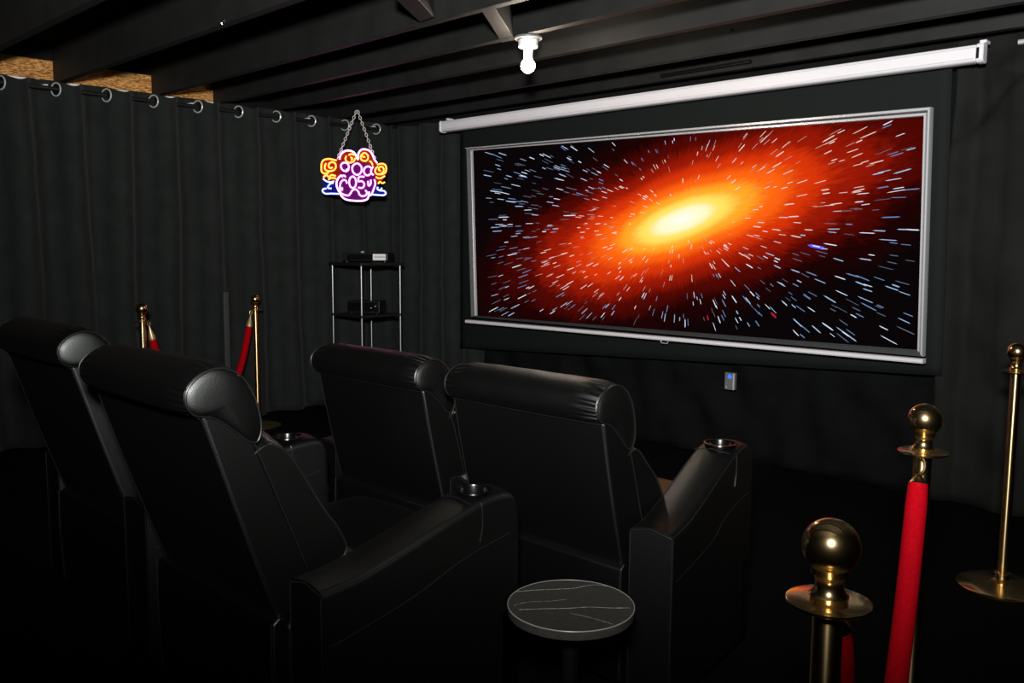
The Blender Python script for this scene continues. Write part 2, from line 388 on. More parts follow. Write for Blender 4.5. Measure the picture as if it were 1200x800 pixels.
# picture
PIC = [lerp(a, b, 1.0)+Vector((0, -.004, 0)) for a, b in zip(OUT, INN)]
def pic_mat():
    m = bpy.data.materials.new('galaxy picture'); m.use_nodes = True; nt = m.node_tree; N, L = nt.nodes.new, nt.links.new
    nt.nodes.remove(nt.nodes['Principled BSDF'])
    tc = N('ShaderNodeTexCoord'); c = W(800, 257)-O; d = W(1030, 178)-W(600, 330); ang = math.atan2(d.z, d.x)
    mp = N('ShaderNodeMapping'); mp.vector_type = 'TEXTURE'
    mp.inputs['Location'].default_value = (c.x, 0, c.z); mp.inputs['Rotation'].default_value = (0, -ang, 0); mp.inputs['Scale'].default_value = (1.62, 1000, .50)
    L(tc.outputs['Object'], mp.inputs['Vector'])
    ln = N('ShaderNodeVectorMath'); ln.operation = 'LENGTH'; L(mp.outputs[0], ln.inputs[0])
    # grain that streams outward from the centre
    mp2 = N('ShaderNodeMapping'); mp2.vector_type = 'TEXTURE'; mp2.inputs['Location'].default_value = (c.x, 0, c.z); L(tc.outputs['Object'], mp2.inputs['Vector'])
    sx = N('ShaderNodeSeparateXYZ'); L(mp2.outputs[0], sx.inputs[0])
    at = N('ShaderNodeMath'); at.operation = 'ARCTAN2'; L(sx.outputs['Z'], at.inputs[0]); L(sx.outputs['X'], at.inputs[1])
    ln2 = N('ShaderNodeVectorMath'); ln2.operation = 'LENGTH'; L(mp2.outputs[0], ln2.inputs[0])
    a2 = N('ShaderNodeMath'); a2.operation = 'MULTIPLY'; a2.inputs[1].default_value = 55; L(at.outputs[0], a2.inputs[0])
    r2 = N('ShaderNodeMath'); r2.operation = 'MULTIPLY'; r2.inputs[1].default_value = 14; L(ln2.outputs['Value'], r2.inputs[0])
    cb = N('ShaderNodeCombineXYZ'); L(a2.outputs[0], cb.inputs[0]); L(r2.outputs[0], cb.inputs[1])
    nz_ = N('ShaderNodeTexNoise'); nz_.inputs['Scale'].default_value = 1; nz_.inputs['Detail'].default_value = 4; L(cb.outputs[0], nz_.inputs['Vector'])
    nb = N('ShaderNodeTexNoise'); nb.inputs['Scale'].default_value = 2.2; nb.inputs['Detail'].default_value = 2; L(tc.outputs['Object'], nb.inputs['Vector'])
    s1 = N('ShaderNodeMath'); s1.operation = 'MULTIPLY_ADD'; s1.inputs[1].default_value = .12; s1.inputs[2].default_value = -.06; L(nz_.outputs['Fac'], s1.inputs[0])
    s3 = N('ShaderNodeMath'); s3.operation = 'MULTIPLY_ADD'; s3.inputs[1].default_value = .16; s3.inputs[2].default_value = -.08; L(nb.outputs['Fac'], s3.inputs[0])
    s2 = N('ShaderNodeMath'); L(s1.outputs[0], s2.inputs[0]); L(s3.outputs[0], s2.inputs[1])
    s4 = N('ShaderNodeMath'); s4.operation = 'MULTIPLY'; L(s2.outputs[0], s4.inputs[0]); L(ln.outputs['Value'], s4.inputs[1])
    s5 = N('ShaderNodeMath'); L(ln.outputs['Value'], s5.inputs[0]); s6 = N('ShaderNodeMath'); s6.operation = 'MULTIPLY'; s6.inputs[1].default_value = 2.2; L(s4.outputs[0], s6.inputs[0]); L(s6.outputs[0], s5.inputs[1])
    hf = N('ShaderNodeMath'); hf.operation = 'MULTIPLY'; hf.inputs[1].default_value = .6; L(s5.outputs[0], hf.inputs[0])
    rp = N('ShaderNodeValToRGB'); cr_ = rp.color_ramp; cr_.interpolation = 'EASE'
    st = [(0, (1, 1, .9)), (.09, (1, .98, .62)), (.17, (1, .78, .12)), (.26, (1, .40, .022)), (.37, (1, .13, .006)), (.50, (.70, .036, .003)), (.66, (.30, .009, .002)),
          (.84, (.075, .0025, .001)), (1.05, (.012, .001, .001)), (1.35, (.003, .0015, .002))]
    while len(cr_.elements) < len(st): cr_.elements.new(.5)
    for e, (p, col) in zip(cr_.elements, st): e.position = p*.6; e.color = (*col, 1)
    L(hf.outputs[0], rp.inputs['Fac'])
    e = N('ShaderNodeEmission'); L(rp.outputs['Color'], e.inputs['Color']); e.inputs['Strength'].default_value = 1.0
    L(e.outputs[0], nt.nodes['Material Output'].inputs['Surface']); return m
M['pic'] = pic_mat()
streak_cols = [((.75, .86, 1), 1.0), ((.45, .68, 1), .8), ((.25, .45, .85), .55), ((1, .78, .7), .85), ((1, .6, .5), .5), ((.12, .1, 1), 1.0), ((.8, .02, .05), .6), ((.35, .5, .75), .3)]
SM = [emitter('star streak '+n, c, s) for n, (c, s) in zip(('white', 'pale blue', 'blue', 'pink', 'dim pink', 'violet', 'red', 'dim blue'), streak_cols)]
pm = MB(); pm.add(PIC, [(0, 1, 2, 3)], 0)
C0 = W(800, 257)-O; dd = W(1030, 178)-W(600, 330); ax = Vector((dd.x, 0, dd.z)).normalized(); bx = Vector((-ax.z, 0, ax.x))
def inside(p):
    for i in range(4):
        a, b = PIC[i], PIC[(i+1) % 4]
        if (b.x-a.x)*(p.z-a.z)-(b.z-a.z)*(p.x-a.x) > -.008*(b-a).length: return False
    return True
def streak(p, d, ln, wd, mi):
    n = Vector((-d.z, 0, d.x)); y = Vector((0, -.0015-rnd.random()*.001, 0)); a = p-d*ln/2; b = p+d*ln/2
    if not (inside(a) and inside(b)): return
    pm.add([v+y for v in (a, a+d*ln*.2-n*wd/2, b-d*ln*.12-n*wd/2, b, b-d*ln*.12+n*wd/2, a+d*ln*.2+n*wd/2)], [(0, 1, 2, 3, 4, 5)], mi)
cnt = 0
while cnt < 760:
    p = Vector((rnd.uniform(-1.6, 1.75), C0.y*0+PIC[0].y, rnd.uniform(-.1, 1.5)))
    v = p-C0; v.y = 0; r = v.length; qq = math.hypot(v.dot(ax)/1.62, v.dot(bx)/.50)
    if qq < .27 or not inside(p): continue
    cnt += 1
    d = v.normalized(); d = (d+Vector((rnd.gauss(0, .03), 0, rnd.gauss(0, .03)))).normalized()
    ln = (.018+.045*min(r, 1.6))*rnd.uniform(.5, 1.35); wd = rnd.uniform(.0028, .0058)
    if qq < .75: mi = rnd.choice([4, 4, 5, 4, 4, 5, 4]) ; mi = 5 if mi == 5 else 5; mi = rnd.choice([4, 4, 5])
    else: mi = rnd.choice([1, 1, 2, 2, 3, 3, 8, 8, 8])
    if mi == 8 or mi == 5: wd *= .75
    streak(p, d, ln, wd, mi)
for (px, py, ln, mi, w) in ((957, 289, .10, 6, .016), (907, 369, .045, 7, .011), (886, 391, .04, 7, .01), (1078, 259, .04, 7, .008), (830, 372, .035, 7, .008), (957, 288.5, .05, 1, .006)):
    p = W(px, py)-O; p.y = PIC[0].y; d = (p-C0); d.y = 0; streak(p, d.normalized(), ln, w, mi)
pm.build('picture', [M['pic']]+SM, scr, smooth=False)
# bottom weight bar with pull handle
a, b = W(550.5, 376)-O, W(1085.5, 422.5)-O
bar = MB(); rows = []
for p in (a, b):
    rows.append([p+Vector((0, y, z)) for y, z in ((-.045, -.011), (-.05, -.004), (-.05, .006), (-.042, .012), (-.005, .012), (-.005, -.011))])
bar.grid(rows, closed=True); bar.add(rows[0], [tuple(range(6))]); bar.add(rows[1], [tuple(range(6))])
bar.build('bottom_bar', M['white'], scr, angle=30)
h = W(782, 397)-O; hp = [(h.x-.026, -.03, h.z+.006), (h.x-.026, -.03, h.z-.016), (h.x-.020, -.03, h.z-.024), (h.x+.020, -.03, h.z-.024), (h.x+.026, -.03, h.z-.016), (h.x+.026, -.03, h.z+.006)]
MB().tube(hp, .0032, 8).build('pull_handle', M['silver'], scr)
# wall plate
wp = on_y(855.5, 446.5, 4.64); root = empty('wall_plate', wp, 'small metal wall plate with a blue light, below the screen', 'socket plate')
MB().box((-.034, -.006, -.052), (.034, .02, .052)).build('plate', M['plate_steel'], root, bevel=.004)
MB().box((.022, -.010, -.05), (.031, -.0055, .05)).build('edge_strip', M['silver'], root, bevel=.002)
MB().lathe([(0, -.009), (.012, -.009), (.014, -.005)], 16, (0, 0, .028), 'y').build('indicator_light', M['blue_led'], root)
MB().lathe([(0, -.009), (.005, -.008), (.006, -.005)], 12, (-.022, 0, -.036), 'y').build('screw', M['silver'], root)

# ------------------------------------------------------------------ bulb lamp
LP = on_z(619, 43, ZJ); root = empty('ceiling_lamp', LP, 'lit bare white bulb in a ceiling holder under a joist', 'lamp'); root.scale = (.80, .80, .80)
MB().lathe([(0, -.001), (.082, -.001), (.085, -.006), (.085, -.014), (.078, -.019), (0, -.019)], 40).build('ceiling_plate', M['plate_steel'], root, angle=30)
MB().lathe([(0, -.0192), (.058, -.0192), (.060, -.024), (.060, -.058), (.056, -.064), (.034, -.068), (0, -.068)], 40).build('lamp_holder', M['white_plastic'], root, angle=30)
MB().lathe([(0, -.0682), (.029, -.0682), (.030, -.075), (.027, -.125), (.025, -.131), (0, -.131)], 32).build('socket', M['white_plastic'], root, angle=30)
pr = [(0, -.1312), (.022, -.1312), (.026, -.14)]
for k in range(13):
    a = math.radians(48+132*k/12); pr.append((.043*math.sin(a), -.172+.043*math.cos(a)))
MB().lathe(pr, 32).build('bulb', M['bulb'], root)
# small ceiling hooks and a dark conduit
def hook(p, lab):
    root = empty('ceiling_hook', p, lab, 'hook', 'small ceiling hooks'); m = MB()
    m.tube([(0, 0, 0), (0, -.008, -.004), (0, -.012, -.012), (0, -.006, -.02), (0, .002, -.016)], .0025, 6); m.build('hook', M['chrome'], root)
    MB().lathe([(0, .001), (.007, .001), (.007, -.002), (0, -.003)], 12, (0, 0, 0), 'y').build('screw_plate', M['chrome'], root)
hook(on_y(262, 24, JY[2]-.049), 'small bright hook on the joist in the upper left')
hook(on_y(858, 35, JY[6]-.049), 'small bright hook on the joist right of the bulb')
a, b = on_y(775, 89, 4.56), on_y(880, 72, 4.56)
o = MB().tube([a, b], .012, 10).build('ceiling_conduit', M['black_plastic']); tag(o, 'short black conduit clipped to the joist above the screen casing', 'conduit')

# ------------------------------------------------------------------ neon sign
SN = Vector((.74, -.67, 0)); S0 = on_x(416, 195, -5.42)
def Z5(x, y): return on_plane(370+x/6.4, 120+y/6.4, S0, SN)
sign = empty('neon_sign', Z5(300, 570), 'glowing pink, amber and blue neon sign hanging on a chain', 'sign'); OS = Vector(sign.location)
def neon(strokes, m, name, r=.0058, lift=.012):
    for st in strokes:
        closed = st[0] == st[-1]; pts = st[:-1] if closed else st
        P = [Z5(*p)-OS+SN*lift for p in pts]
        P = spline(P, 6, closed)
        MB().tube(P, r, 8, closed=closed).build(name, m, sign, angle=180)
neon([[(180, 428), (186, 400), (205, 375), (235, 362), (270, 366), (295, 384), (308, 410), (318, 428), (318, 398), (330, 368), (352, 353), (385, 355), (412, 370), (430, 400), (442, 430), (462, 455)],
      [(196, 545), (176, 562), (160, 590), (158, 625), (170, 655), (184, 680), (200, 708), (235, 730), (300, 738), (355, 737), (388, 724), (398, 700), (402, 670)]], M['n_purple'], 'violet_tube')
neon([[(250, 500), (235, 516), (215, 514), (198, 500), (190, 480), (198, 460), (218, 452), (240, 460), (250, 480), (245, 500), (228, 506)],
      [(312, 458), (332, 468), (346, 492), (342, 522), (320, 543), (295, 538), (278, 515), (276, 486), (290, 466), (312, 458)],
      [(418, 492), (395, 480), (372, 490), (362, 512), (370, 538), (392, 548), (412, 536)], [(432, 480), (418, 505), (418, 530), (434, 545)],
      [(236, 608), (228, 588), (210, 582), (192, 596), (184, 625), (186, 648), (204, 656)], [(196, 560), (212, 548), (226, 560)],
      [(278, 556), (296, 568), (304, 598), (298, 630), (280, 642), (262, 632), (252, 600), (260, 568), (278, 556)],
      [(366, 558), (326, 560), (322, 592), (344, 590), (362, 604), (364, 626), (348, 642), (320, 638)],
      [(392, 590), (398, 625), (414, 610), (414, 580)], [(440, 578), (448, 610), (436, 650), (420, 688), (408, 700)],
      [(204, 640), (186, 655), (190, 678), (214, 692), (246, 698), (262, 682), (276, 660), (300, 652), (320, 668), (330, 692), (352, 704), (376, 696), (386, 676), (372, 658)]], M['n_pink'], 'pink_tube')
neon([[(158, 436), (130, 430), (100, 424), (64, 432), (48, 452), (44, 490), (48, 522), (70, 534), (100, 526)], [(80, 456), (70, 478), (74, 505), (100, 516), (134, 510), (152, 488), (148, 460), (126, 448), (104, 458), (98, 480), (112, 494), (128, 486)],
      [(58, 562), (84, 545), (100, 560), (120, 545), (152, 552)], [(96, 580), (120, 566), (154, 572)],
      [(232, 402), (224, 424), (236, 446), (262, 452), (288, 440), (298, 416)], [(248, 396), (272, 388), (292, 398)], [(262, 412), (276, 420), (268, 436)],
      [(344, 392), (338, 416), (352, 436), (380, 438), (394, 418), (388, 392), (366, 380), (350, 390), (356, 408), (372, 410)], [(404, 440), (418, 450), (428, 470)],
      [(462, 468), (496, 460), (522, 470), (530, 496), (524, 524), (500, 538), (474, 540)], [(468, 482), (450, 500), (448, 526), (470, 540), (500, 530), (512, 506), (500, 484), (480, 486), (474, 506), (488, 514)],
      [(452, 560), (482, 570), (520, 552)], [(520, 598), (500, 606), (482, 596), (470, 612)]], M['n_yellow'], 'amber_tube')
neon([[(56, 572), (84, 592), (112, 598), (140, 592)], [(134, 604), (108, 612), (92, 640), (120, 646)], [(176, 686), (120, 684), (74, 684), (54, 668), (58, 650), (82, 646)],
      [(418, 690), (460, 694), (510, 696), (526, 682), (514, 664), (482, 660), (464, 650), (466, 634)], [(478, 664), (492, 650), (496, 640)]], M['n_blue'], 'blue_tube')
def board(outl, m, d, nm='backing_board'):
    bd = MB(); fr = [Z5(*p)-OS+SN*d for p in outl]; bkp = [Z5(*p)-OS+SN*(d-.003) for p in outl]; n = len(fr)
    bd.add(fr+bkp, [tuple(range(n)), tuple(range(n, 2*n))[::-1]]+[(i, (i+1) % n, (i+1) % n+n, i+n) for i in range(n)])
    bd.build(nm, m, sign, smooth=False)
board([(56, 575), (100, 600), (160, 600), (300, 660), (440, 600), (500, 650), (530, 680), (516, 700), (420, 700), (180, 694), (70, 690), (50, 668)], M['glow_navy'], .001)
board([(42, 445), (60, 422), (110, 416), (172, 430), (185, 385), (230, 356), (280, 360), (316, 398), (345, 349), (390, 349), (426, 384), (456, 452), (520, 457), (534, 480), (530, 540), (490, 600), (300, 620), (130, 590), (56, 560), (40, 500)], M['glow_red'], .005)
board([(190, 470), (215, 446), (300, 450), (345, 452), (420, 470), (440, 500), (446, 570), (444, 640), (398, 710), (380, 732), (300, 742), (230, 734), (195, 706), (160, 640), (158, 590), (196, 540)], M['glow_purple'], .009)
def chain(p, q, name, parent, m, lk=.030, r=.0028, w=.009):
    d = q-p; L_ = d.length; n = max(1, round(L_/(lk*.72))); d.normalize(); u = d.orthogonal().normalized(); v = d.cross(u); mb = MB()
    for i in range(n):
        c = p+(q-p)*((i+.5)/n); s = u if i % 2 else v
        pts = []
        for k in range(12):
            a = 2*PI*k/12; pts.append(c+d*(lk/2-r)*math.cos(a)+s*w*math.sin(a))
        mb.tube(pts, r, 5, closed=True)
    return mb.build(name, m, parent)
M['chain'] = mat('pale steel chain', (.9, .85, .78), .35, metal=.25, noise=(60, .9, 1))
top = Z5(310, 62)-OS
chain(Z5(162, 425)-OS, top+Vector((-.006, 0, 0)), 'chain', sign, M['chain']); chain(Z5(452, 445)-OS, top+Vector((.006, 0, 0)), 'chain', sign, M['chain'])
hz = ZJ+.1-OS.z
MB().tube([top+Vector((0, 0, -.005)), top+Vector((0, 0, .02)), Vector((top.x, top.y, max(top.z+.03, hz)))], .0018, 6).build('hanging_wire', M['black_plastic'], sign)

# ------------------------------------------------------------------ equipment rack
A_, B_, C_, D_ = Vector((-5.75, 3.93, 0)), Vector((-5.375, 3.93, 0)), Vector((-5.375, 4.3, 0)), Vector((-5.75, 4.3, 0))
cen = (A_+C_)/2; rack = empty('equipment_rack', (cen.x, cen.y, 0), 'black rack with slim metal legs in the corner under the sign', 'rack'); OR = Vector(rack.location)
for p in (A_, B_, C_, D_):
    q = Vector((p.x-OR.x, p.y-OR.y, 0)); lg = MB().tube([q, q+Vector((0, 0, 1.15))], .0105, 12).build('leg', M['black_metal'], rack)
    MB().lathe([(0, 0), (.016, 0), (.016, .02), (.0106, .024)], 16, q).build('foot', M['black_plastic'], lg)
    MB().lathe([(.0106, .755), (.0145, .757), (.0145, .775), (.0106, .777)], 16, q).build('collar', M['black_plastic'], lg)
def shelf(z, t, g, nm):
    cs = []
    for p in (A_, B_, C_, D_):
        q = Vector((p.x-OR.x, p.y-OR.y, 0)); cs.append(q*(1+g/q.length))
    vs = [c+Vector((0, 0, z)) for c in cs]+[c+Vector((0, 0, z+t)) for c in cs]
    MB().add(vs, [(0,1,2,3),(4,5,6,7),(0,1,5,4),(1,2,6,5),(2,3,7,6),(3,0,4,7)]).build(nm, M['shelf'], rack, bevel=.006)
shelf(1.15, .025, .035, 'shelf'); shelf(.755, .02, .012, 'shelf'); shelf(.30, .02, .012, 'shelf')
# media player on top, box beneath it on the middle shelf
ang = math.radians(38)
ply = empty('media_player', (cen.x, cen.y, 1.176), 'flat black media player with a white label on top of the rack', 'media player', rz=ang)
MB().box((-.16, -.11, 0.008), (.20, .11, .072)).build('body', M['black_plastic'], ply, bevel=.006)
MB().box((-.12, -.1125, .018), (.10, -.1095, .060)).build('front_panel', M['cup_plastic'], ply, bevel=.001)
lb = MB().box((.085, -.116, .016), (.185, -.1115, .064)).build('label', M['label'], ply, smooth=False); lb['label'] = 'white label with a line of grey print'
pt_ = MB(); x = .097
while x < .174:
    w_ = rnd.uniform(.004, .008); pt_.box((x, -.1168, .036), (x+w_, -.1162, .044+rnd.uniform(0, .005))); x += w_+.003
pt_.build('print', M['print'], lb, smooth=False)
MB().lathe([(0, .086), (.012, .083), (.015, .074), (.03, .0725), (0, .0722)], 20, (-.005, -.08, 0)).build('knob', M['silver'], ply)
for sx in (-.13, .17):
    for sy in (-.08, .08): MB().lathe([(0, 0), (.014, 0), (.014, .008), (0, .0082)], 12, (sx, sy, 0)).build('foot', M['black_plastic'], ply)
am = empty('amplifier', (cen.x, cen.y, .776), 'black amplifier box on the middle shelf of the rack', 'amplifier', rz=ang)
MB().box((-.13, -.10, .006), (.13, .10, .10)).build('body', M['black_plastic'], am, bevel=.006)
MB().box((-.12, -.103, .02), (.12, -.0995, .09)).build('front_panel', M['cup_plastic'], am, bevel=.002)
MB().lathe([(.018, -.125), (.018, -.103), (.0185, -.1025)], 20, (.08, 0, .055), 'y').build('knob', M['cup_plastic'], am)
for sx in (-.1, .1):
    for sy in (-.07, .07): MB().lathe([(0, 0), (.012, 0), (.012, .006), (0, .0062)], 12, (sx, sy, 0)).build('foot', M['black_plastic'], am)
# slim grey post in front of the left curtain
pp = on_x(264, 342, CX+.11); post = empty('post', (pp.x, pp.y, 0), 'slim dark grey post standing against the left curtain', 'post')
MB().box((-.014, -.020, .012), (.014, .020, pp.z)).build('upright', M['grey_rail'], post, bevel=.004)
MB().box((-.04, -.05, 0), (.04, .05, .012)).build('foot_plate', M['grey_rail'], post, bevel=.003)

# ------------------------------------------------------------------ stanchions and ropes
def stanchion(x, y, label):
    root = empty('stanchion', (x, y, 0), label, 'stanchion', 'brass rope stanchions')
    MB().lathe([(0, 0), (.155, 0), (.160, .004), (.160, .010), (.150, .016), (.10, .024), (.05, .032), (.030, .040), (.024, .052), (0, .052)], 56).build('base', M['gold'], root, angle=35)
    MB().lathe([(.0195, .0525), (.030, .056), (.031, .062), (.0195, .066)], 36).build('collar', M['gold'], root)
    MB().lathe([(0, .0522), (.019, .0522), (.019, .838), (0, .838)], 36).build('pole', M['gold_pole'], root, angle=40)
    MB().lathe([(0, .8382), (.024, .8382), (.050, .842), (.0535, .8445), (.0535, .8475), (.050, .849), (.030, .850), (0, .850)], 56).build('ring_plate', M['gold'], root, angle=25)
    fin = MB(); pr = [(0, .8502), (.024, .8502), (.025, .856), (.019, .862), (.0175, .874), (.020, .880), (.024, .884)]
    for k in range(17):
        a = math.radians(140-140*k/16); pr.append((.0365*math.sin(a), .9195+.0365*math.cos(a)))
    fin.lathe(pr, 48); fin.build('finial', M['gold'], root, angle=50)
    return root
fg = on_z(974, 640, .9195); md = on_z(1084, 491.5, .9195); rg = on_z(1192.5, 412, .9195); l1 = on_z(166, 361.5, .9195); l2 = on_z(299, 350.5, .9195)
s0 = stanchion(fg.x, fg.y, 'brass stanchion nearest the viewer, at the bottom right')
def more(p, lab):
    c = copy_tree(s0); c.location = (p.x, p.y, 0); c['label'] = lab
more(md, 'brass stanchion with a red rope hanging down its front, middle of the right side')
more(rg, 'slim brass stanchion at the right edge, its round base in view')
more(l1, 'brass stanchion behind the left recliners with a rope hooked on its right')
more(l2, 'brass stanchion behind the left recliners, the one nearer the rack')
def rope(p, q, sag, label, cap='satin', rr=.0225, n=60, trim=.06, tip=.012, f=3.5):
    """velvet rope hanging from p to q, steep near its ends"""
    root = empty('velvet_rope', (p+q)/2, label, 'rope', 'red velvet ropes'); o = Vector(root.location); pts = []
    ch = lambda t: math.cosh(f*(t-.5))
    for i in range(n+1):
        t = i/n; z = -sag*(ch(0)-ch(t))/(ch(0)-1)
        pts.append(p+(q-p)*t+Vector((0, 0, z))-o)
    def sub_(t0, t1, m):
        L_ = [0]
        for i in range(n): L_.append(L_[-1]+(pts[i+1]-pts[i]).length)
        out = []
        for k in range(m+1):
            s = L_[-1]*(t0+(t1-t0)*k/m); i = max(j for j in range(n+1) if L_[j] <= s+1e-9); i = min(i, n-1)
            out.append(pts[i].lerp(pts[i+1], (s-L_[i])/(L_[i+1]-L_[i])))
        return out
    b = sub_(trim, 1-trim, 60)
    MB().tube(b, [rr*(.9+.1*min(1, k/2, (60-k)/2)) for k in range(61)], 20).build('velvet', M['velvet'], root)
    for c in (sub_(tip, trim+.003, 8), sub_(1-trim-.003, 1-tip, 8)[::-1]):
        MB().tube(c, [.004, .006, .008, .011, .014, .016, .0185, .020, .0205], 16).build('end_cap', M[cap], root)
        e = c[0]; hk = MB(); s_ = (c[0]-c[2]).normalized(); sd = s_.orthogonal().normalized(); sd = Vector((s_.y, -s_.x, 0)); sd = sd.normalized() if sd.length > 1e-4 else Vector((1, 0, 0))
        loop = [e+s_*(.018+.018*math.cos(a))+sd*.010*math.sin(a) for a in [2*PI*k/16 for k in range(16)]]
        hk.tube(loop, .0028, 6, closed=True); hk.build('hook', M[cap], root)
zr = .842
def dirv(a, b): v = Vector((b.x-a.x, b.y-a.y, 0)); return v.normalized()
d = dirv(md, fg)
rope(Vector((md.x, md.y, zr))+d*.047+Vector((0, 0, -.012)), Vector((fg.x, fg.y, zr))-d*.047+Vector((0, 0, -.012)), .56, 'red velvet rope between the two nearest stanchions on the right', trim=.030, tip=.016, cap='gold')
d = dirv(l1, l2)
rope(Vector((l1.x, l1.y, zr))+d*.05+Vector((0, 0, -.012)), Vector((l2.x, l2.y, zr))-d*.05+Vector((0, 0, -.012)), .62, 'red velvet rope between the two far left stanchions', f=6)

# ------------------------------------------------------------------ side table
TC = on_z(669, 707, .45); tbl = empty('side_table', (TC.x, TC.y, 0), 'small round side table with a white-veined black stone top', 'table')
def stone():
    m = bpy.data.materials.new('veined black stone'); m.use_nodes = True; nt = m.node_tree; N, L = nt.nodes.new, nt.links.new; b = nt.nodes['Principled BSDF']
    tc = N('ShaderNodeTexCoord'); n = N('ShaderNodeTexNoise'); n.inputs['Scale'].default_value = 60; n.inputs['Detail'].default_value = 5; L(tc.outputs['Object'], n.inputs['Vector'])
    r = N('ShaderNodeValToRGB'); r.color_ramp.elements[0].color = (.03, .029, .025, 1); r.color_ramp.elements[1].color = (.06, .058, .05, 1); L(n.outputs['Fac'], r.inputs['Fac']); L(r.outputs[0], b.inputs['Base Color'])
    b.inputs['Roughness'].default_value = .45; return m
M['stone'] = stone(); M['vein'] = mat('white stone vein', (.6, .58, .54), .45, noise=(90, .5, 1.1))
R_ = .153
tt = MB().lathe([(0, .425), (R_-.006, .425), (R_-.002, .428), (R_, .447), (R_-.003, .4495), (0, .45)], 72).build('table_top', M['stone'], tbl, angle=35)
MB().tube([Vector((math.cos(a), math.sin(a), 0))*(R_-.0015)+Vector((0, 0, .4488)) for a in [2*PI*k/72 for k in range(72)]], .0014, 6, closed=True).build('rim', M['table_rim'], tt)
def vein(pix, w):
    P = [on_z(*p, .4503)-Vector((TC.x, TC.y, 0)) for p in pix]; P = [Vector((p.x, p.y, .45025)) for p in P]
    P = [p if Vector((p.x, p.y)).length < R_-.004 else Vector((p.x, p.y, 0)).normalized()*(R_-.004)+Vector((0, 0, .45025)) for p in P]
    P = spline(P, 8); mb = MB(); a, b_ = [], []
    for i, p in enumerate(P):
        t = (P[min(i+1, len(P)-1)]-P[max(i-1, 0)]).normalized(); nn = Vector((-t.y, t.x, 0)); ww = w*rnd.uniform(.5, 1.2)
        a.append(p+nn*ww); b_.append(p-nn*ww)
    mb.grid([a, b_]); mb.build('vein', M['vein'], tt, smooth=False)
vein([(600, 692), (630, 691), (655, 690), (672, 689), (695, 685), (724, 682.5)], .0011)
vein([(602, 709), (620, 705), (645, 704), (664, 702)], .0007)
vein([(608, 714), (640, 713), (665, 712.5), (690, 711), (715, 712), (738, 712)], .0013)
vein([(668, 718), (690, 723), (705, 727), (718, 731)], .0007)
MB().lathe([(0, .046), (.019, .046), (.019, .41), (.06, .418), (.06, .4248), (0, .4249)], 32).build('leg', M['black_plastic'], tbl, angle=40)
MB().lathe([(0, 0), (.12, 0), (.122, .004), (.118, .010), (.04, .02), (.022, .045), (0, .0459)], 48).build('base', M['black_plastic'], tbl, angle=40)

